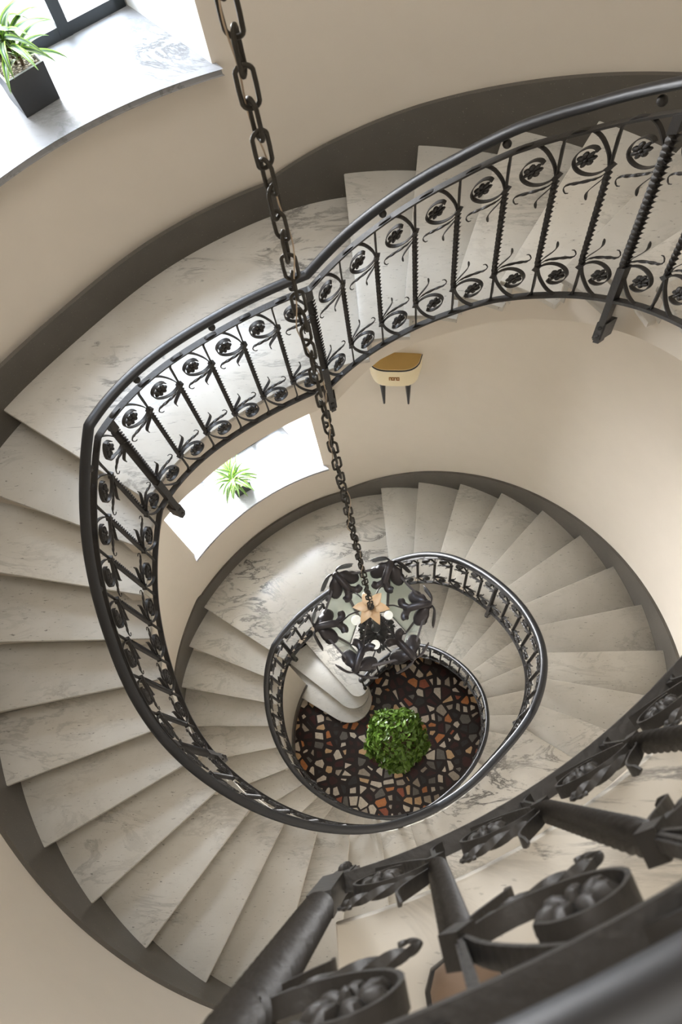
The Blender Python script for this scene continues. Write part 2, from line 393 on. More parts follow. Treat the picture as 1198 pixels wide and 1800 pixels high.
ring = [(13.9 * R * cos(2 * pi * i / k), 13.9 * R * sin(2 * pi * i / k)) for i in range(k)]
mb.add([(x, y, 0.0) for x, y in ring] + [(x, y, -0.15) for x, y in ring], [tuple(range(k))] + [(i, k + i, k + (i + 1) % k, (i + 1) % k) for i in range(k)])
struct(mb.obj('floor', M['terrazzo'], smooth=False), 'dark crazy-paved floor of coloured stone pieces')
mb = MB()
V = []; F = []
for r_, z in ((14.2, 46), (9.0, 46), (8.6, 48.5)):
    V += [(r_ * R * cos(2 * pi * i / k), r_ * R * sin(2 * pi * i / k), zm(z)) for i in range(k)]
for q in range(2):
    for i in range(k): F.append((q * k + i, q * k + (i + 1) % k, (q + 1) * k + (i + 1) % k, (q + 1) * k + i))
mb.add(V, F); struct(mb.obj('ceiling', M['plaster_white'], smooth=False), 'white ceiling with round opening for the overhead fill')  # unseen opening, added so fill light comes down the shaft
# low curved partition that closes the space under the first flights
def vertical_strip(pts, z0f, z1f, thick):
    V = []; F = []; n = len(pts)
    for i, (x, y) in enumerate(pts):
        d = Vector((x, y)).normalized() * thick
        z0, z1 = z0f(i), z1f(i)
        V += [(x, y, z0), (x, y, z1), (x + d.x, y + d.y, z1), (x + d.x, y + d.y, z0)]
    for i in range(n - 1):
        for q in range(4): F.append((i * 4 + q, i * 4 + (q + 1) % 4, i * 4 + 4 + (q + 1) % 4, i * 4 + 4 + q))
    F += [(3, 2, 1, 0), tuple((n - 1) * 4 + q for q in range(4))]
    return V, F
pa = np.arange(151, 262, 3.0)
pp = [((WC[0] - CX + 10.35 * cos(rad(a))) * R, (WC[1] - CY + 10.35 * sin(rad(a))) * R) for a in pa]
ztop = lambda i: zm(float(zL(360 - pa[i] - 360) - 2.2))
mb = MB(); V, F = vertical_strip(pp, lambda i: 0.0, lambda i: max(ztop(i), 1.0), 0.12); mb.add(V, F)
struct(mb.obj('wall_partition', M['plaster'], smooth=False), 'curved partition wall under the first flight')
mb = MB(); pb = [(x * 0.985, y * 0.985) for x, y in pp]; V, F = vertical_strip(pb, lambda i: 0.0, lambda i: 0.21, 0.03); mb.add(V, F)
struct(mb.obj('baseboard_partition', M['baseboard'], smooth=False), 'dark stone skirting at the foot of the partition')

# baseboards follow the stairs on the outer wall
def baseboard(name, S0, S1, up_u, up_m, label):
    Ss = np.arange(S0, S1 + .01, 1.0); V = []; F = []
    for S in Ss:
        so = S; t = math.floor((S - 60) / 360.0)
        loc = S - 360 * t
        zo = float(np.interp(S, oS, oz))
        if 207.5 < loc < 257.5 : h = 1.32
        elif loc >= 257.5 and loc < 398: h = up_u
        elif loc >= 398 and loc < 430 or loc < 70: h = 1.32
        else: h = up_m
        th = -S
        for dz, dr in ((h, 0.0), (h, -0.14), (-1.9, -0.14), (-1.9, 0.0)):
            z = zo + dz; x, y = wall_xy(th, zo, dr); V.append((x, y, zm(z)))
    for i in range(len(Ss) - 1):
        for q in range(4): F.append((i * 4 + q, i * 4 + (q + 1) % 4, i * 4 + 4 + (q + 1) % 4, i * 4 + 4 + q))
    F += [(3, 2, 1, 0), tuple((len(Ss) - 1) * 4 + q for q in range(4))]
    mb = MB().add(V, F); o = mb.obj(name, M['baseboard'], smooth=False); return struct(o, label)
oS, oz = [], []
for t in (2, 1, 0):
    for a, z in zip(S_OUT, Z_ST):
        if z == 1: oS.append(257 - 360 * t); oz.append(0 - NT * t); oS.append(257.6 - 360 * t); oz.append(1.0 - 0.95 - NT * t)
        oS.append(a - 360 * t); oz.append(z - NT * t)
    if t: oS.append(428 - 360 * t); oz.append(12 - NT * t)
oS += [401, 475]; oz += [13, 13]
baseboard('baseboard_upper', 60, 452, 1.35, 1.75, 'dark stone skirting along the upper flights and landing')
baseboard('baseboard_middle', -300, 60, 1.35, 1.45, 'dark stone skirting along the middle flights and landing')
baseboard('baseboard_lower', -520, -300, 1.35, 1.3, 'dark stone skirting along the lowest flights')

# ------------------------------------------------------------------ windows
def window(i, wz):
    root = empty('window_%d' % (i + 1), wpt(-0.5, 16.3, wz), kind='structure')
    rf = relto(root)
    tl, tr_ = -4.4, 3.3
    # plaster reveal: from the curved opening back to the frame
    aa = np.linspace(WA0, WA1, 20)
    lo = [(*wall_xy(a, wz), zm(wz)) for a in aa]; hi = [(*wall_xy(a, wz + WH), zm(wz + WH)) for a in aa]
    tt = np.linspace(tr_, tl, 20)
    lo2 = [wpt(t, 16.5, wz) for t in tt]; hi2 = [wpt(t, 16.5, wz + WH) for t in tt]
    mb = MB(); n = 20
    mb.add(hi + hi2, [(j, j + 1, n + j + 1, n + j) for j in range(n - 1)])
    mb.add([lo[0], hi[0], hi2[0], lo2[0]], [(0, 1, 2, 3)]); mb.add([lo[-1], hi[-1], hi2[-1], lo2[-1]], [(3, 2, 1, 0)])
    # outer skin behind, so no daylight leaks round the frame
    mb.obj('window_reveal', M['plaster_white'], root, False, rf)
    ou = [tuple(wall_xy(a, wz, -0.28)) for a in np.linspace(WA0 - 0.9, WA1 + 0.9, 24)] + [wpt(tl - 0.25, 16.9, wz)[:2], wpt(tr_ + 0.25, 16.9, wz)[:2]]
    mb = MB(); V, F = slab(ou, zm(wz), 0.035, 0.006); mb.add(V, F)
    mb.obj('window_sill', M['marble_sill'], root, False, rf)
    ax = np.array([sin(WN), -cos(WN), 0]); ay = np.array([cos(WN), sin(WN), 0]); az = np.array([0, 0, 1.0]); rot = np.column_stack([ax, ay, az])
    fr = MB()
    def bar(t0, t1, z0, z1, d=16.35, dep=0.3):
        a = np.array(wpt(t0, d, z0)); b_ = np.array(wpt(t1, d, z1))
        fr.add(*boxv((a + b_) / 2, (abs(t1 - t0) * R, dep * R, abs(z1 - z0) * R), rot))
    w = (tr_ - tl)
    bar(tl, tr_, wz, wz + 0.36); bar(tl, tr_, wz + WH - 0.3, wz + WH); bar(tl, tl + 0.3, wz, wz + WH); bar(tr_ - 0.3, tr_, wz, wz + WH)
    for q in (1, 2, 3): bar(tl + w * q / 4 - 0.17, tl + w * q / 4 + 0.17, wz, wz + WH, 16.33)
    bar(tl, tr_, wz + 6.6, wz + 6.8, 16.34, 0.2)
    fr.obj('window_frame', M['frame'], root, False, rf)
    for q in range(4):
        g_ = MB(); a = np.array(wpt(tl + w * (q + .5) / 4, 16.36, wz + WH / 2)); g_.add(*boxv(a, (w / 4 * R, 0.006, WH * R - 0.04), rot)); g_.obj('window_pane', M['glass'], root, False, rf)
for i, wz in enumerate(WZ): window(i, wz)

# ------------------------------------------------------------------ staircase
stair = empty('spiral_staircase', (0, 0, 0), 'marble spiral staircase with veined treads winding around the open well', 'staircase')
TH = 0.19 * R
def ln(S_i, S_o, z, fr_i=0.0, back=0.0):
    """end points of a nosing line: inner at the well, outer at the wall"""
    pi_ = np.array(P2(S_i, rin(S_i))); po = np.array(wall_xy(-S_o, z, 0.05))
    d = po - pi_; d /= np.linalg.norm(d)
    nrm = np.array([d[1], -d[0]])                      # points clockwise = up the stairs
    return pi_ + nrm * back * R, po + nrm * back * R, d, nrm
rngS = random.Random(3)
for i, (si, so, z, zi, t) in enumerate(STEPS):
    if z < -54.5: continue
    last = i == len(STEPS) - 1
    if last: ni, no = 444.0, 445.0
    else: ni, no = STEPS[i + 1][0], STEPS[i + 1][1]
    landing = zi == 0 or (zi == 12 and t) or zi == 13
    a_i, a_o, d0, n0 = ln(si, so, z); b_i, b_o, d1, n1 = ln(ni, no, z, back=0.0 if last else 0.18)
    nin = max(3, int((ni - si) / 2.5)); nout = max(3, int((no - so) / 2.5))
    inner = [tuple(P2(s, rin(s))) for s in np.linspace(si, ni, nin + 1)]
    inner[-1] = tuple(b_i)
    outer = [tuple(wall_xy(-s, z, 0.05)) for s in np.linspace(so, no, nout + 1)]; outer[-1] = tuple(b_o)
    bull = t == 2 and zi in (0, -1, -2)
    if bull:
        # the first three steps end in a round nose that sweeps out into the hall
        if zi == 0: o_ = (-8.5, 9.78); cc = (-3.62, 5.72); rr_ = 0.95; a0, a1 = -139, 15
        if zi == -1: o_ = (-10.2, 8.08); cc = (-4.15, 5.32); rr_ = 1.52; a0, a1 = -131, 10
        if zi == -2: o_ = (-10.86, 5.97); cc = (-4.62, 4.82); rr_ = 2.2; a0, a1 = -118, 8
        cxy = lambda p_: ((p_[0] - CX) * R, (p_[1] - CY) * R)
        arc = [cxy((cc[0] + rr_ * cos(rad(q)), cc[1] + rr_ * sin(rad(q)))) for q in np.linspace(a0, a1, 18)]
        o2 = np.array(cxy(o_)); far = o2 + (o2 - np.array(arc[0])) / np.linalg.norm(o2 - np.array(arc[0])) * 0.10 * (1 if zi else 1.5)
        if zi == 0: inner = arc + [tuple(P2(s, rin(s))) for s in np.linspace(240, 272, 10) - 720][2:]; inner[-1] = tuple(b_i)
        else: inner = arc + [cxy((-2.9, 6.6))]
        a_i = np.array(arc[0]); a_o = far
        if zi == 0: outer[0] = tuple(far); outer = [outer[0]] + [q for q, s in zip(outer[1:], np.linspace(so, no, nout + 1)[1:]) if s > so + 4]
        else:
            nx = {-1: (-8.3, 10.2), -2: (-10.1, 8.6)}[zi]; outer = [tuple(far), cxy(nx)]
    outline = outer + inner[::-1]                      # clockwise up the wall, back along the well
    A = 0.5 * sum(outline[k][0] * outline[(k + 1) % len(outline)][1] - outline[(k + 1) % len(outline)][0] * outline[k][1] for k in range(len(outline)))
    if A < 0: outline = outline[::-1]
    mb = MB(); V, F = slab(outline, zm(z), TH, 0.007 if not landing else 0.008); mb.add(V, F)
    # riser under the nosing
    if not bull:
        p0 = a_i + n0 * 0.03 + d0 * 0.03; p1 = a_o + n0 * 0.03
        rz0, rz1 = zm(z - 1), zm(z) - TH
        V = [(*p0, rz0), (*p1, rz0), (*(p1 + n0 * .02), rz0), (*(p0 + n0 * .02), rz0), (*p0, rz1), (*p1, rz1), (*(p1 + n0 * .02), rz1), (*(p0 + n0 * .02), rz1)]
        mb.add(V, [(0, 1, 2, 3), (7, 6, 5, 4), (0, 4, 5, 1), (1, 5, 6, 2), (2, 6, 7, 3), (3, 7, 4, 0)])
    else:
        V, F = slab([tuple(np.array(q) + (np.mean(outline, 0) - np.array(q)) * 0.05) for q in (outline if A > 0 else outline)], zm(z) - TH, R - TH, 0.001); mb.add(V, F)
    c0 = np.array([*np.mean(outline, 0), zm(z)])
    st = mb.obj('landing' if landing else 'step', M['marble_landing'] if landing else M['marble'], stair, True, lambda V: V - c0, 35)
    st.location = c0
    if bull and not landing: st['label'] = 'bullnose step with a rounded end at the foot of the stair'

# stringer (fascia towards the well) and soffit
def stringer():
    mb = MB(); Ss = []
    S0, S1 = -484.0, 444.0
    kn = [s[0] for s in STEPS]
    grid = list(np.arange(S0, S1, 2.0)) + [k + e for k in kn for e in (0.9, 1.0) if S0 < k + e < S1] + [S1]
    grid = sorted(set(np.round(grid, 3)))
    V = []; F = []
    for S in grid:
        idx = max([j for j in range(len(kn)) if kn[j] + 0.95 < S] or [0]); ztp = STEPS[idx][2] - 0.17
        loc = (S - 60) % 360 + 60
        dl = 2.4 if 200 < loc < 262 else 1.95
        if 200 <= loc < 215: dl = 1.95 + 0.45 * (loc - 200) / 15
        if 262 <= loc < 276: dl = 2.4 - 0.6 * (loc - 262) / 14
        if 276 <= loc < 300: dl = 1.8 + 0.2 * (loc - 276) / 24
        zb = float(zL(S)) - dl; r0 = float(rin(S)) + 0.2
        zb = max(zb, -54.9)
        w = wallr(-S, zb) + 0.1
        xi, yi = P2(S, r0); xm, ym = P2(S, r0 + 0.5); xo, yo = wall_xy(-S, zb, 0.1)
        V += [(xi, yi, zm(zb)), (xi, yi, zm(ztp)), (xm, ym, zm(ztp)), (xm, ym, zm(zb + 0.45)), (xo, yo, zm(zb + 0.45)), (xo, yo, zm(zb))]
    n = len(grid)
    for i in range(n - 1):
        for q in range(6): F.append((i * 6 + q, i * 6 + (q + 1) % 6, i * 6 + 6 + (q + 1) % 6, i * 6 + 6 + q))
    F += [tuple(range(6))[::-1], tuple((n - 1) * 6 + q for q in range(6))]
    mb.add(V, F); o = mb.obj('stringer', M['plaster'], stair, True, None, 30); o['label'] = 'beige plaster stringer and soffit under the treads'
stringer()

# ------------------------------------------------------------------ railing
ZB, ZT, ZH = -0.50, 4.20, 4.76                        # bottom bar, top bar, handrail above the nosing line (risers)
CB, CT = 0.52, 3.22                                   # clamps of the scrolls
NEW = [84.9, 140.7, 204, 261.6, 326, 383.4]
MODS = [7, 8, 6, 8, 7, 8]
def place(S, v, w=0.0):
    """point on the balustrade surface: v risers above the nosing line, w metres outwards"""
    S = np.asarray(S, float); v = np.asarray(v, float)
    a = np.radians(-S); r_ = (rho(S) + lean(S) * np.clip((v + .5) / 4.8, 0, 1.1)) * R + w
    return np.stack([r_ * np.cos(a), r_ * np.sin(a), (zL(S) + v + ZG) * R], -1)
def mapper(Sref, dS, L):
    """local metres (x along the rail, y up, z outwards) -> world; x=0 at Sref, x=L one module on"""
    return lambda V: place(Sref + V[:, 0] / L * dS, V[:, 1] / R, V[:, 2])
def railbar(name, S0, S1, v, prof, mt, parent, w=0.0, ends=True):
    Ss = np.arange(S0, S1 + 1e-6, 1.0)
    P = place(Ss, np.full(len(Ss), v), w)
    Ve, F = sweep(P, prof, normal=(0, 0, 1)); mb = MB().add(Ve, F)
    return mb.obj(name, mt, parent, True, None, 40)
HANDP = [(-0.012, -0.020), (-0.012, 0.020), (-0.004, 0.0245), (0.006, 0.022), (0.013, 0.014), (0.0165, 0.0), (0.013, -0.014), (0.006, -0.022), (-0.004, -0.0245)]
def tw_bar(x, y0, y1, half, pitch, n, lobes=4, taper=0.0):
    ys_ = np.linspace(y0, y1, n); path = np.column_stack([np.full(n, x), ys_, np.zeros(n)])
    tw = (ys_ - y0) / pitch * (pi / 2)
    # keep the ends square and untwisted
    e = np.clip(np.minimum(ys_ - y0, y1 - ys_) / 0.03, 0, 1)
    star = [((half * 1.5 if q % 2 == 0 else half * 0.66) * cos(pi / 4 + q * pi / 4), (half * 1.5 if q % 2 == 0 else half * 0.66) * sin(pi / 4 + q * pi / 4)) for q in range(8)]
    return sweep(path, star, twist=tw, normal=(0, 0, 1), scale=[0.8 + 0.2 * q for q in e])
def scroll_parts(q):
    """iron scroll in local metres, origin at its clamp; spirals towards -x"""
    k1 = int(26 * q); band = rect(0.015, 0.0042)
    L0 = 0.165
    mb = MB()
    arch = spline([(-L0, 0.0), (-L0 * 1.01, 0.08), (-L0 * 1.0, 0.145), (-0.145, 0.176), (-0.118, 0.181), (-0.085, 0.168), (-0.050, 0.128), (-0.018, 0.062), (-0.004, 0.010)], k1)
    arch = np.column_stack([arch, np.zeros(len(arch))])
    mb.add(*sweep(arch, band, normal=(0, 0, 1)))
    sp = spline([(-0.004, 0.004), (-0.022, -0.014), (-0.052, -0.020), (-0.085, -0.006), (-0.112, 0.024), (-0.122, 0.060), (-0.110, 0.090), (-0.085, 0.102), (-0.062, 0.094), (-0.050, 0.076)], k1)
    sp = np.column_stack([sp, np.zeros(len(sp))]); mb.add(*sweep(sp, band, normal=(0, 0, 1), scale=[(1 + 0.25 * i / len(sp), 1) for i in range(len(sp))]))
    lf = spline([(-0.003, -0.004), (-0.012, -0.044), (-0.040, -0.078), (-0.056, -0.105), (-0.052, -0.138)], max(8, k1 // 2))
    nl = len(lf); lf = np.column_stack([lf, np.linspace(0, 0.006, nl)])
    mb.add(*sweep(lf, rect(0.013, 0.0035), normal=(0, 0, 1), scale=[(0.8 + 0.5 * sin(pi * min(1, i / nl * 1.1)) if i < nl - 1 else 0.15, 1) for i in range(nl)]))
    n2 = int(40 * q); tg = spline([(-0.002, -0.012), (-0.020, -0.034), (-0.044, -0.044), (-0.090, -0.047), (-0.122, -0.047), (-0.134, -0.062), (-0.126, -0.084), (-0.115, -0.088)], n2)
    tg = np.column_stack([tg, np.zeros(n2)]); sc = []
    for i in range(n2):
        u = i / (n2 - 1); s_ = 0.45 + 0.75 * max(0, sin(pi * min(1, max(0, (u - 0.12) / 0.56)))) ; sc.append(s_ if u < 0.72 else 0.42)
    mb.add(*sweep(tg, rect(0.0085, 0.0085), twist=np.linspace(0, 2 * pi * 2.2, n2), scale=sc, normal=(0, 0, 1)))
    for hx, hy in ((0.0, 0.0),):                                 # clamp
        mb.add(*boxv((hx, hy, 0), (0.022, 0.020, 0.024), ((cos(.785), -sin(.785), 0), (sin(.785), cos(.785), 0), (0, 0, 1))))
    return mb
def rosette_parts(q):
    mb = MB(); c = (-0.083, 0.052)
    seg, rg = (8, 5) if q >= 1 else (5, 4)
    for i in range(7):
        a = 2 * pi * i / 7; px, py = c[0] + 0.0195 * cos(a), c[1] + 0.0195 * sin(a)
        V, F = ball((0, 0, 0), 1, seg, rg, (0.0145, 0.0098, 0.011))
        ca, sa = cos(a), sin(a); V = np.column_stack([V[:, 0] * ca - V[:, 1] * sa + px, V[:, 0] * sa + V[:, 1] * ca + py, V[:, 2]]); mb.add(V, F)
    mb.add(*ball((c[0], c[1], 0.0), 0.0075, seg, rg, (1, 1, 1.9)))
    return mb
_cache = {}
def parts(q):
    if q not in _cache: _cache[q] = (scroll_parts(q), rosette_parts(q))
    return _cache[q]
def fromMB(mb, name, mt, parent, fn, sharp=35):
    n = MB(); n.v = mb.v; n.f = mb.f; n.n = mb.n; n.attr = mb.attr
    return n.obj(name, mt, parent, True, fn, sharp)
def railing(label, S0, S1, q, start_post=False, end_post=False):
    root = empty('stair_railing', (0, 0, 0), label, 'railing')
    railbar('handrail', S0, S1, ZH, HANDP, M['rail'], root)['label'] = 'polished black handrail'
    railbar('top_bar', S0, S1, ZT, rect(0.008, 0.030), M['iron'], root)
    railbar('bottom_bar', S0, S1, ZB, rect(0.012, 0.028), M['iron'], root)
    pos = []                                                     # (S, is_newel)
    for t in (2, 1, 0):
        for j, (a, n) in enumerate(zip(NEW, MODS)):
            b_ = (NEW + [444.3 if t == 0 else 444.9])[j + 1]
            for m_ in range(n): pos.append((a + (b_ - a) * m_ / n - 360 * t, m_ == 0))
    pos.append((444.3, True)); pos.sort()
    pos = [p_ for p_ in pos if S0 - 0.01 <= p_[0] <= S1 + 0.01]
    if start_post: pos = [p_ for p_ in pos if p_[0] > S0 + 4]; pos.insert(0, (S0, False))
    prev = None
    sc, ro = parts(q)
    for i, (S, nw) in enumerate(pos):
        Lm = 0.165
        if i == 0: dS = pos[1][0] - S
        else: dS = S - pos[i - 1][0]
        Lreal = math.radians(dS) * float(rho(S)) * R
        if nw and not (start_post and i == 0):
            mb = MB()
            half = 0.0145
            V, F = tw_bar(0, 0.55 * R, 3.85 * R, half, 0.0230, int(260 * q) if q >= 1 else 40); mb.add(V, F)
            for y0, y1, hw in ((ZB * R, 0.58 * R, 0.0165), (3.82 * R, ZT * R, 0.0165)):
                mb.add(*boxv((0, (y0 + y1) / 2, 0), (hw * 2, y1 - y0, hw * 2)))
            nwo = mb.obj('newel_post', M['iron'], root, True, mapper(S, dS, Lreal), 30)
            fb = MB(); fb.add(*boxv((0, (ZB - 0.72) * R, 0.004), (0.030, 1.5 * R, 0.028))); fb.add(*boxv((0, -1.62 * R, 0.02), (0.044, 0.62 * R, 0.055)))
            fb.add(*boxv((0, -2.0 * R, 0.012), (0.028, 0.2 * R, 0.03)))
            for yb in (-1.48, -1.78): fb.add(*ball((0, yb * R, -0.010), 0.011, 8, 6))
            fb.obj('foot_bracket', M['iron'], nwo, True, mapper(S, dS, Lreal), 30)
        else:
            mb = MB(); V, F = tw_bar(0, (CB + .05) * R, (CT - .05) * R, 0.0092, 0.024, int(120 * q) if q >= 1 else 44); mb.add(V, F)
            mb.add(*boxv((0, (ZB + CB) / 2 * R, 0), (0.007, (CB - ZB) * R, 0.010))); mb.add(*boxv((0, (ZT + CT) / 2 * R, 0), (0.007, (ZT - CT) * R, 0.010)))
            mb.obj('baluster', M['iron'], root, True, mapper(S, dS, Lreal), 30)
        if i > 0:
            mp = mapper(S, dS, Lm)
            up_ = lambda V, mp=mp: mp(V + np.array([0, CT * R, 0]))
            s1 = fromMB(sc, 'scroll', M['iron'], root, up_); fromMB(ro, 'rosette', M['iron'], s1, up_)
            mp0 = mapper(pos[i - 1][0], dS, Lm)
            dn_ = lambda V, mp0=mp0: mp0(V * np.array([-1, -1, 1]) + np.array([0, CB * R, 0]))
            s2 = fromMB(sc, 'scroll', M['iron'], root, dn_); fromMB(ro, 'rosette', M['iron'], s2, dn_)
    for S in np.arange(math.ceil((S0 + 6) / 21.5) * 21.5, S1, 21.5):
        mb = MB(); p0 = place(S, (ZT + ZH) / 2); mb.add(*ball(p0, 0.0165, 10, 8)); mb.obj('spacer_ball', M['iron'], root)
    return root
r_low = railing('lowest turn of wrought iron stair railing above the crazy-paved floor', -486, -275.1, 0.5, start_post=True)
r_mid = railing('middle turn of wrought iron stair railing around the hanging lantern', -275.1, 84.9, 0.7)
r_top = railing('uppermost turn of wrought iron stair railing sweeping from the large landing to the foreground', 84.9, 444.3, 1.0)
# starting post with ball finial of the lowest railing
mb = MB(); px, py, pz = place(-486, 0); zt = (zL(-486) + ZH + ZG) * R
mb.add(*lathe([(0.03, 0), (0.03, 0.03), (0.016, 0.05), (0.014, 0.30), (0.020, 0.33), (0.014, 0.36), (0.014, 0.72), (0.022, 0.75), (0.012, 0.78)], (px, py, pz), 12)); mb.add(*ball((px, py, zt + 0.03), 0.047, 14, 10))
mb.obj('newel_post', M['iron'], r_low, True, None, 40)['label'] = 'slim newel post with a round ball finial'

# ------------------------------------------------------------------ lantern and chain
LX, LY = (0.344 - CX) * R, (1.171 - CY) * R
LZ = zm(-5.6)                                          # height of the upper rim
lan = empty('hanging_lantern', (LX, LY, LZ), 'large hexagonal iron leaf lantern with three white globes hanging on a long chain', 'lantern')
lf = relto(lan)
def torus_link(zc, ang, L, Wd, r_, k=22, m_=7, tw=True):
    P = []
    st_ = L / 2 - Wd / 2
    for i in range(k):
        a = 2 * pi * i / k
        x, z = Wd / 2 * cos(a), Wd / 2 * sin(a) + (st_ if sin(a) > 0.001 else (-st_ if sin(a) < -0.001 else 0))
        P.append((x * cos(ang), x * sin(ang), z + zc))
    P = np.array(P) + np.array([LX, LY, 0])
    return sweep(P, circ(r_, m_), closed=True, normal=(-sin(ang), cos(ang), 0.0), twist=None)
pitch = 0.0620; zt0 = zm(-4.15)
nlk = int((zm(46.2) - zt0) / pitch)
protoA = {}
rl = random.Random(5)
for i in range(nlk):
    zc = zt0 + pitch * (i + 0.5); ang = rad(20 + 78 * i + rl.uniform(-12, 12))
    mb = MB(); V, F = torus_link(zc, ang, 0.078, 0.030, 0.0043); mb.add(V, F); mb.obj('chain_link', M['chain'], lan, True, lf)
cab = []; n = 420
for i in range(n):
    z = zt0 + (zm(46) - zt0) * i / (n - 1); a = z * 9.0; rr_ = 0.013 + 0.006 * sin(z * 23)
    cab.append((LX + rr_ * cos(a), LY + rr_ * sin(a), z))
mb = MB(); mb.add(*sweep(cab, circ(0.0017, 5), normal=(1, 0, 0.1))); mb.obj('cable', M['cable'], lan, True, lf)['label'] = 'pale cloth-covered cable threaded through the chain'
# hexagon cage: upper radius .35, lower radius .19, height .68
RU, RL_, HT = 0.335, 0.20, 0.66
HA = [11, 78, 135, 190, 251, 312]
HA = [10 + 60.5 * i for i in range(6)]
def hex_pt(a, u): r_ = RU + (RL_ - RU) * u; return np.array([LX + r_ * cos(rad(a)), LY + r_ * sin(rad(a)), LZ - HT * u])
for i in range(6):
    a, b_ = HA[i], HA[(i + 1) % 6] + (360 if i == 5 else 0)
    mb = MB(); mb.add(*sweep([hex_pt(a, 0.0), hex_pt(a, 0.5), hex_pt(a, 1.0)], rect(0.022, 0.022), normal=(cos(rad(a)), sin(rad(a)), .2)))
    mb.obj('corner_bar', M['leafiron'], lan, False, lf)
    mb = MB(); q0, q1, q2, q3 = hex_pt(a, 0.05), hex_pt(b_, 0.05), hex_pt(b_, 0.98), hex_pt(a, 0.98)
    nn = np.cross(q1 - q0, q3 - q0); nn /= np.linalg.norm(nn); inw = nn * 0.005
    mb.add([q0, q1, q2, q3, q0 + inw, q1 + inw, q2 + inw, q3 + inw], [(0, 1, 2, 3), (7, 6, 5, 4), (0, 4, 5, 1), (1, 5, 6, 2), (2, 6, 7, 3), (3, 7, 4, 0)])
    mb.obj('glass_pane', M['lampglass'], lan, False, lf)
    for u, h in ((0.03, 0.012), (0.985, 0.014)):
        mb = MB(); mb.add(*sweep([hex_pt(a, u), hex_pt(b_, u)], rect(h, h), normal=(0, 0, 1))); mb.obj('rim_bar', M['leafiron'], lan, False, lf)
def blade(path, widths, cup, up=(0, 0, 1), th=0.004):
    """cupped leaf lobe: path with half widths, cup raises the edges"""
    P = np.asarray(path, float); n = len(P); T = np.gradient(P, axis=0); T /= np.linalg.norm(T, axis=1)[:, None]
    U = np.tile(np.array(up, float), (n, 1)); Sd = np.cross(T, U); Sd /= np.linalg.norm(Sd, axis=1)[:, None] + 1e-9; Un = np.cross(Sd, T)
    V = []; F = []; m_ = 7
    for i in range(n):
        for s_, off in ((1, 0), (-1, -th)):
            for j in range(m_):
                q = -1 + 2 * j / (m_ - 1); q = q * s_
                V.append(P[i] + Sd[i] * q * widths[i] + Un[i] * (cup * widths[i] * (q * q - 0.3) + off))
    k = 2 * m_
    for i in range(n - 1):
        for j in range(k): F.append((i * k + j, i * k + (j + 1) % k, (i + 1) * k + (j + 1) % k, (i + 1) * k + j))
    F += [tuple(range(k))[::-1], tuple((n - 1) * k + j for j in range(k))]
    return np.array(V), F
def wprof(n, w, tip=0.15, peak=0.6):
    return [w * (0.28 + 0.72 * math.sin(pi * min(1, max(0, (i / (n - 1)) / (2 * peak)))) ** 1.3) if i / (n - 1) < peak else w * (tip + (1 - tip) * math.sqrt(max(0, 1 - ((i / (n - 1) - peak) / (1 - peak)) ** 2))) for i in range(n)]
def loc_leaf(a, lower=False):
    """one acanthus leaf gripping a corner: lobes inwards, sideways and down outside"""
    e = np.array([cos(rad(a)), sin(rad(a)), 0]); s_ = np.array([-sin(rad(a)), cos(rad(a)), 0]); z_ = np.array([0, 0, 1.0])
    base = np.array([LX, LY, LZ]) + e * (RU + 0.012) + z_ * 0.0
    L = lambda x, y, z: base + e * x + s_ * y + z_ * z
    mb = MB()
    # grooved stem rising from the corner towards the middle
    mb.add(*blade(spline([L(0.01, 0, -0.02), L(0.004, 0, 0.02), L(-0.05, 0, 0.035), L(-0.12, 0, 0.02), L(-0.165, 0, 0.0)], 14), [0.022, 0.025, 0.025, 0.024, 0.022, .021, .021, .021, .022, .023, .023, .020, .016, .008], -0.5))
    for sg in (-1, 1):
        # curling inner lobes
        mb.add(*blade(spline([L(-0.10, sg * .004, 0.024), L(-0.138, sg * 0.014, 0.01), L(-0.162, sg * 0.036, 0.0), L(-0.162, sg * 0.066, 0.012)], 12), wprof(12, 0.024, 0.55, 0.7), -0.45))
        # broad middle lobes
        mb.add(*blade(spline([L(-0.005, sg * 0.004, 0.012), L(-0.04, sg * 0.03, 0.015), L(-0.072, sg * 0.065, -0.012), L(-0.078, sg * 0.108, -0.03)], 12), wprof(12, 0.044, 0.55, 0.68), -0.5))
        # outer lobes hanging beside the corner
        mb.add(*blade(spline([L(0.012, sg * 0.004, 0.0), L(0.022, sg * 0.04, 0.006), L(0.012, sg * 0.085, -0.02), L(-0.006, sg * 0.128, -0.055)], 12), wprof(12, 0.023, 0.5, 0.65), -0.5, e))
    return mb
for a in HA: loc_leaf(a).obj('corner_leaf', M['leafiron'], lan, True, lf)
# star flower and arms
cz = LZ + 0.20
top = np.array([LX, LY, cz])
mb = MB()
for i in range(6):
    a = rad(-18 + 60 * i + 14); e = np.array([cos(a), sin(a), 0])
    P = [top + e * x + np.array([0, 0, z]) for x, z in ((0.010, 0.0), (0.030, 0.006), (0.052, 0.006), (0.074, 0.0), (0.092, -0.010), (0.108, -0.024))]
    mb.add(*blade(P, [0.018, 0.030, 0.030, 0.021, 0.011, 0.001], 0.25))
mb.obj('star_flower', M['amber'], lan, True, lf)['label'] = 'amber glass star-shaped flower'
mb = MB(); mb.add(*ball(top + np.array([0, 0, .012]), 0.020, 12, 8, (1, 1, .7))); mb.add(*lathe([(0.012, 0), (0.012, -0.50), (0.03, -0.52), (0.03, -0.54), (0.01, -0.56)], top, 10))
for k_ in range(3):
    V, F = torus_link(cz + 0.028, rad(60 * k_), 0.034, 0.034, 0.004, 16, 6); mb.add(V, F)
mb.obj('centre_rod', M['leafiron'], lan, True, lf)
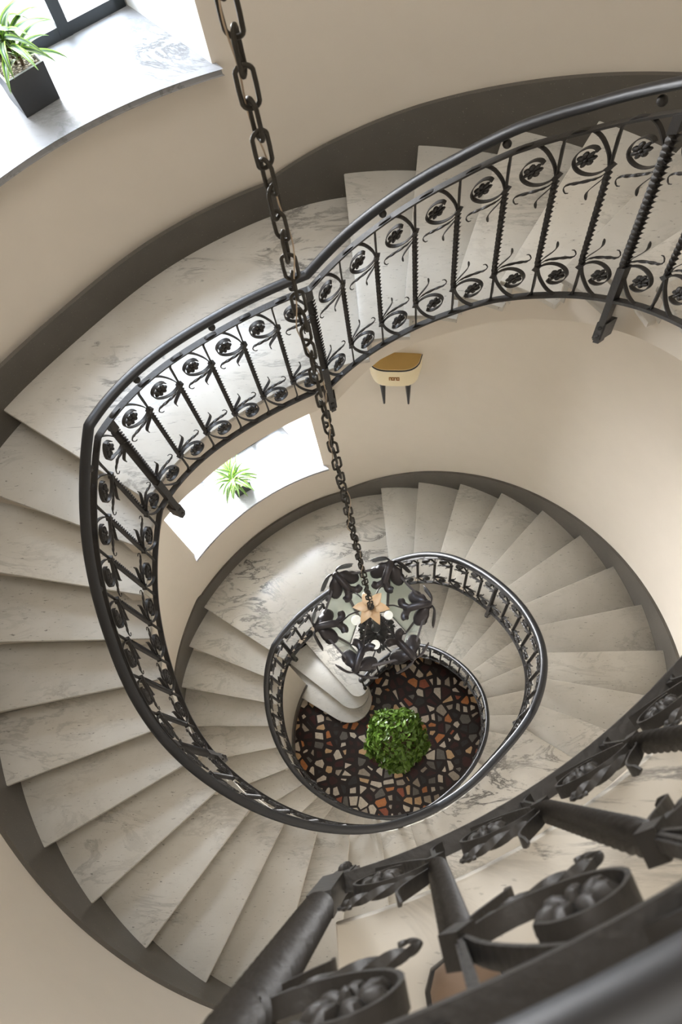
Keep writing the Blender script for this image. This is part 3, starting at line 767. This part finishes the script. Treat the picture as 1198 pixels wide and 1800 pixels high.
for a in HA:
    e = np.array([cos(rad(a)), sin(rad(a)), 0])
    P = spline([top + e * .02 + np.array([0, 0, -0.012]), top + e * .12 + np.array([0, 0, -0.05]), top + e * 0.16 + np.array([0, 0, -0.12]), np.array([LX, LY, LZ]) + e * (RU - 0.13) + np.array([0, 0, 0.01]), np.array([LX, LY, LZ]) + e * (RU - 0.02)], 16)
    mb = MB(); mb.add(*sweep(P, circ(0.0045, 6), normal=(0, 0, 1))); mb.obj('support_arm', M['leafiron'], lan, True, lf)
# globes on little arms
gz = zm(-8.2)
for gx, gy, gr in ((-0.43, 1.64, 0.034), (0.79, 1.80, 0.030), (0.28, 0.70, 0.031)):
    g3 = np.array([(gx - CX) * R, (gy - CY) * R, gz])
    mb = MB(); mb.add(*ball(g3, gr, 20, 14)); gl = mb.obj('globe', M['globe'], lan, True, lf)
    P = spline([(LX, LY, gz - 0.06), tuple((g3 + np.array([LX, LY, gz])) / 2 + np.array([0, 0, -0.09])), tuple(g3 + np.array([0, 0, -gr - 0.03])), tuple(g3 + np.array([0, 0, -gr + 0.004]))], 12)
    mb = MB(); mb.add(*sweep(P, circ(0.005, 6), normal=(1, 0, 0))); mb.add(*lathe([(0.008, -gr - .035), (0.017, -gr - .02), (0.017, -gr + 0.006)], g3, 12)); mb.obj('lamp_arm', M['leafiron'], lan, True, lf)
# foliage cup at the bottom of the cage
mb = MB(); rl = random.Random(8); bz = LZ - HT * 0.72
for i in range(12):
    a = rad(30 * i + 5); e = np.array([cos(a), sin(a), 0]); s_ = np.array([-sin(a), cos(a), 0]); c = np.array([LX, LY, bz])
    P = spline([c + e * 0.01, c + e * 0.06 + np.array([0, 0, 0.02]), c + e * 0.11 + np.array([0, 0, 0.012]), c + e * (0.135 if i % 2 else 0.105) + np.array([0, 0, -0.015])], 9)
    mb.add(*blade(P, wprof(9, 0.019, 0.2, 0.5), 0.3))
    for sg in (-1, 1):
        P = spline([c + e * 0.07 + np.array([0, 0, 0.02]), c + e * 0.10 + s_ * sg * 0.02 + np.array([0, 0, 0.02]), c + e * 0.12 + s_ * sg * 0.042], 6); mb.add(*blade(P, wprof(6, 0.009, 0.2, 0.5), 0.3))
mb.obj('leaf_cup', M['leafiron'], lan, True, lf)
mb = MB(); c = np.array([LX, LY, LZ - HT])
for i in range(6):
    mb.add(*sweep([hex_pt(HA[i], 1.0), c + np.array([0, 0, -0.05])], circ(0.006, 6), normal=(0, 0, 1)))
mb.add(*ball(c + np.array([0, 0, -.06]), 0.028, 12, 8)); mb.obj('bottom_finial', M['leafiron'], lan, True, lf)

# ------------------------------------------------------------------ plants
def leaf(mb, base, yaw, L, w, lift, droop, n=9):
    e = np.array([cos(yaw), sin(yaw), 0]); s_ = np.array([-sin(yaw), cos(yaw), 0]); V = []; A_ = []; F = []
    p = np.array(base, float); ang = lift; m_ = 5
    for i in range(n):
        u = i / (n - 1); wd = w * (0.35 + 0.65 * min(1, u / 0.35)) * (1 - max(0, (u - 0.35) / 0.65) ** 1.6) + 0.0006
        up_ = np.array([0, 0, 1]) * cos(ang) - e * sin(ang)
        for j in range(m_):
            q = -1 + 2 * j / (m_ - 1); V.append(p + s_ * wd * q + up_ * abs(q) * wd * 0.45); A_.append(0.02 + 0.96 * j / (m_ - 1))
        p = p + (e * cos(ang) + np.array([0, 0, 1]) * sin(ang)) * L / (n - 1); ang -= droop / (n - 1)
    for i in range(n - 1):
        for j in range(m_ - 1): F.append((i * m_ + j, i * m_ + j + 1, (i + 1) * m_ + j + 1, (i + 1) * m_ + j))
    mb.add(V, F, A_)
def dracaena(base_a, base_b, z, label, seed, crown, leafL=0.27):
    a = np.array(W3(*base_a, z)); b_ = np.array(W3(*base_b, z)); ex = (b_ - a); s = np.linalg.norm(ex); ex /= s; ey = np.array([-ex[1], ex[0], 0])
    c = (a + b_) / 2 + ey * s / 2
    root = empty('potted_dracaena', tuple(c), label, 'plant', 'variegated plants on the window sills'); rf = relto(root)
    h = s * 0.98; mb = MB()
    def ringq(k_, zz): return [c + ex * sx * s / 2 * k_ + ey * sy * s / 2 * k_ + np.array([0, 0, zz]) for sx, sy in ((-1, -1), (1, -1), (1, 1), (-1, 1))]
    V = ringq(0.93, 0.0) + ringq(1.0, h) + ringq(0.90, h) + ringq(0.88, h - 0.03)
    F = [(3, 2, 1, 0)]
    for q in range(1):
        for j in range(4): F.append((q * 4 + j, q * 4 + (j + 1) % 4, q * 4 + 4 + (j + 1) % 4, q * 4 + 4 + j))
    mb.add(V, F); pot = mb.obj('pot', M['potgrey'], root, False, rf)
    mb = MB(); V2 = ringq(1.0, h) + ringq(0.90, h + 0.001) + ringq(0.88, h - 0.03); F2 = []
    for q in range(2):
        for j in range(4): F2.append((q * 4 + j, q * 4 + (j + 1) % 4, q * 4 + 4 + (j + 1) % 4, q * 4 + 4 + j))
    mb.add(V2, F2); mb.obj('pot_rim', M['potrim'], pot, False, rf)['label'] = 'pale grey pot rim'
    mb = MB(); V = ringq(0.89, h - 0.014); mb.add(V, [(0, 1, 2, 3)]); mb.obj('gravel', M['gravel'], root, False, rf)['kind'] = 'stuff'
    rg = random.Random(seed); mb = MB(); mbs = MB()
    for (ox, oy, hh, nl, sc_) in crown:
        bx = c + ex * ox + ey * oy + np.array([0, 0, h - 0.02]); tp = bx + np.array([0, 0, hh])
        mbs.add(*sweep([bx, (bx + tp) / 2 + np.array([.004, 0, 0]), tp], circ(0.008, 7), normal=(1, 0, 0)))
        for i in range(nl):
            u = i / nl; leaf(mb, tp - np.array([0, 0, (1 - u) * hh * 0.5]), rad(137.5 * i + rg.uniform(-15, 15)), leafL * sc_ * rg.uniform(0.8, 1.15), 0.0165 * rg.uniform(0.85, 1.15), rad(25 + 48 * u + rg.uniform(-8, 8)), rad(95 + rg.uniform(-25, 25)), 10)
    mbs.obj('stem', M['bark'], root, True, rf); mb.obj('leaves', M['dracaena'], root, True, rf)
    return root
dracaena((-8.22, 12.36), (-7.33, 13.06), WZ[0] + .01, 'green and yellow striped plant in a dark square pot on the upper window sill', 4, [(0.0, 0.0, 0.12, 17, 1.0), (0.02, -0.03, 0.05, 10, 0.85), (-0.04, 0.05, 0.19, 13, 0.9)])
dracaena((-8.25, 11.98), (-7.36, 12.55), WZ[1] + .01, 'green and yellow striped plant in a dark square pot on the lower window sill', 9, [(0.0, -0.02, 0.14, 18, 1.0), (-0.06, 0.0, 0.09, 12, 0.95), (-0.05, -0.05, 0.20, 12, 0.9)])

def topiary():
    x, y, _ = W3(-0.05, 0.73, 0)
    root = empty('topiary_bush', (x, y, 0.0), 'round clipped bright green bush standing in the middle of the hall floor', 'plant'); rf = relto(root)
    mb = MB(); mb.add(*lathe([(0.0, 0.0), (0.15, 0.0), (0.20, 0.36), (0.22, 0.36), (0.22, 0.40), (0.19, 0.40), (0.185, 0.34), (0.0, 0.34)], (x, y, 0), 24)); mb.obj('pot', M['terracotta'], root, True, rf, 40)
    mb = MB(); mb.add(*sweep([(x, y, .3), (x, y, .6), (x - .01, y, .98), (x - .012, y + .005, 1.30)], circ(0.02, 8), normal=(1, 0, 0), scale=[1.2, 1, .9, .8])); mb.obj('trunk', M['bark'], root, True, rf)
    rg = np.random.RandomState(2); mb = MB(); C0 = np.array([x, y, 0.94]); RB = 0.455
    core = MB(); core.add(*ball(C0, RB * 0.78, 24, 16)); core.obj('shade_core', M['bark'], root, True, rf)  # dark ball in bark colour, stands in for shade inside the foliage
    n = 2700; u = rg.rand(n) * 2 - 0.75; u = np.clip(u, -1, 1); ph = rg.rand(n) * 2 * pi
    for i in range(n):
        zc_ = min(1, max(-1, u[i])); s_ = math.sqrt(1 - zc_ * zc_); d = np.array([s_ * cos(ph[i]), s_ * sin(ph[i]), zc_])
        lump = 0.06 * sin(5 * ph[i] + 3) * s_ + 0.05 * sin(9 * zc_ + 2 * ph[i])
        p = C0 + d * RB * (0.80 + 0.24 * rg.rand() + lump)
        nrm = d * 0.8 + rg.randn(3) * 0.62; nrm /= np.linalg.norm(nrm); t1 = np.cross(nrm, rg.randn(3)); t1 /= np.linalg.norm(t1); t2 = np.cross(nrm, t1)
        L = 0.034 + 0.022 * rg.rand(); w = L * 0.58
        V = [p - t1 * L, p - t1 * L * .3 + t2 * w * .9 + nrm * .004, p - t1 * L * .3 - nrm * 0.004, p - t1 * L * .3 - t2 * w * .9 + nrm * .004, p + t1 * L * .45 + t2 * w * .8 + nrm * .003, p + t1 * L * .45 - nrm * .004, p + t1 * L * .45 - t2 * w * .8 + nrm * .003, p + t1 * L * 1.05]
        mb.add(V, [(0, 2, 1), (0, 3, 2), (1, 2, 5, 4), (2, 3, 6, 5), (4, 5, 7), (5, 6, 7)], [0.5, 0.1, 0.5001, 0.9, 0.1, 0.5001, 0.9, 0.5])
    mb.obj('foliage', M['box'], root, False, rf)
topiary()

# ------------------------------------------------------------------ wall console under the upper flight
def console():
    a0, a1 = rad(80.0), rad(91.4); ac = (a0 + a1) / 2; zt = zm(-11.2) + 0.0
    er = np.array([cos(ac), sin(ac), 0]); et = np.array([sin(ac), -cos(ac), 0]); ez = np.array([0, 0, 1.0])
    wp = np.array([(WC[0] - CX + 13.17 * cos(ac)) * R, (WC[1] - CY + 13.17 * sin(ac)) * R, 0])
    Wd, D, H = 0.44, 0.165, 0.27
    ztop = zm(-9.75)
    org = wp + ez * (ztop - H)
    root = empty('wall_console', tuple(org), 'small cream wall console with gold top and two black tapered legs, on the lower wall', 'console'); rf = relto(root)
    L = lambda x, y, z: wp + et * x - er * y + ez * z
    def outl(k_, n=22):
        pts = []
        for i in range(n + 1):
            u = -1 + 2 * i / n; x = Wd / 2 * u * k_; y = D * k_ * (1 - abs(u) ** 3.6) ** 0.5; pts.append((x, max(y, 0)))
        return pts
    mb = MB(); V = []; F = []; n = 23
    for k_, z in ((0.80, -H), (0.92, -H + .012), (0.99, -H * .62), (1.0, -H * 0.35), (0.985, -0.014), (1.0, -0.010), (1.0, -0.002), (0.97, 0.0)):
        V += [L(x, y, ztop + z) for x, y in outl(k_)]
    for i in range(7):
        for j in range(n - 1): F.append((i * n + j, i * n + j + 1, (i + 1) * n + j + 1, (i + 1) * n + j))
        F.append((i * n + n - 1, i * n, (i + 1) * n, (i + 1) * n + n - 1))
    F.append(tuple(range(n))[::-1]); mb.add(V, F); body = mb.obj('body', M['cream'], root, True, rf, 40)
    mb = MB(); V = [L(x, y, ztop + 0.0) for x, y in outl(0.97)] + [L(x, y, ztop + 0.004) for x, y in outl(0.95)]
    mb.add(V, [tuple(n + j for j in range(n))] + [(j, j + 1, n + j + 1, n + j) for j in range(n - 1)]); mb.obj('top', M['gold'], root, False, rf)['label'] = 'gold-toned top'
    mb = MB(); P = [L(x, y + 0.002, ztop - 0.006) for x, y in outl(1.0)]; mb.add(*sweep(P, rect(0.012, 0.006), normal=(0, 0, 1))); mb.obj('edge_trim', M['black'], root, True, rf)
    mb = MB()
    mb.add(*boxv(L(0, D + .001, ztop - H * .45), (0.085, 0.008, 0.042), np.column_stack([et, -er, ez])))
    pl = mb.obj('plate', M['brass'], body, False, rf); pl['label'] = 'small pierced brass plate'
    mb = MB()
    for i in range(4):
        for j in range(2):
            if (i + j) % 2 == 0 or j == 1: mb.add(*boxv(L(-0.031 + 0.0205 * i, D + .0065, ztop - H * .45 + (j - .5) * 0.018), (0.010, 0.004, 0.009), np.column_stack([et, -er, ez])))
    mb.obj('plate_fretwork', M['cream'], body, False, rf)
    for sg in (-1, 1):
        x = 0.105 * sg; lg = MB(); V, F = lathe([(0.0, -0.34), (0.009, -0.34), (0.026, 0.0)], (0, 0, 0), 14); V = V + L(x, D * 0.62, ztop - H - 0.018); lg.add(V, F); lo = lg.obj('leg', M['black'], root, True, rf, 50)
        fr = MB(); V, F = lathe([(0.024, 0), (0.027, 0.0), (0.027, 0.018), (0.0, 0.018)], (0, 0, 0), 14); fr.add(V + L(x, D * .62, ztop - H - 0.018), F); fr.obj('ferrule', M['steel'], lo, True, rf, 50)
console()

# ------------------------------------------------------------------ shoe on the top landing
def shoe():
    tx, ty, tz = W3(1.97, -6.02, 13.0)
    root = empty('shoe', (tx, ty, tz), 'tan leather shoe with black sole on the marble behind the near railing', 'shoe'); rf = relto(root)
    yaw = rad(97); e = np.array([cos(yaw), sin(yaw), 0]); s_ = np.array([-sin(yaw), cos(yaw), 0])
    prof = [(-0.27, 0.030), (-0.262, 0.036), (-0.22, 0.041), (-0.15, 0.040), (-0.08, 0.050), (-0.035, 0.050), (-0.012, 0.040), (0.0, 0.020)]
    out = [(x, w) for x, w in prof] + [(x, -w) for x, w in prof[::-1]]
    c = np.array([tx, ty, tz])
    mb = MB(); ol = [tuple((c + e * x * 1.03 + s_ * w * 1.14)[:2]) for x, w in out[::-1]]; V, F = slab(ol, tz + 0.026, 0.026, 0.004); mb.add(V, F); mb.obj('sole', M['black'], root, True, rf, 40)
    mb = MB(); V = []; F = []; n = len(prof); m_ = 11
    hts = [0.085, 0.10, 0.105, 0.085, 0.062, 0.050, 0.040, 0.030]
    for (x, w), h in zip(prof, hts):
        for j in range(m_):
            a = pi * j / (m_ - 1); V.append(c + e * x + s_ * w * cos(a) * (1 if True else 0) + np.array([0, 0, 0.024 + h * (sin(a) ** 0.6)]))
    for i in range(n - 1):
        for j in range(m_ - 1): F.append((i * m_ + j, i * m_ + j + 1, (i + 1) * m_ + j + 1, (i + 1) * m_ + j))
    F += [tuple(range(m_)), tuple((n - 1) * m_ + j for j in range(m_))[::-1]]
    mb.add(V, F); upo = mb.obj('upper', M['tan'], root, True, rf, 60)
    mb = MB(); P = [c + e * x + s_ * y + np.array([0, 0, z]) for x, y, z in ((-0.13, 0.034, 0.085), (-0.07, 0.034, 0.068), (-0.04, 0.018, 0.068), (-0.035, 0, 0.074), (-0.04, -0.018, 0.068), (-0.07, -0.034, 0.068), (-0.13, -0.034, 0.085))]
    mb.add(*sweep(spline(P, 20), circ(0.0022, 6), normal=(0, 0, 1))); mb.obj('seam', M['tan'], upo, True, rf)
shoe()
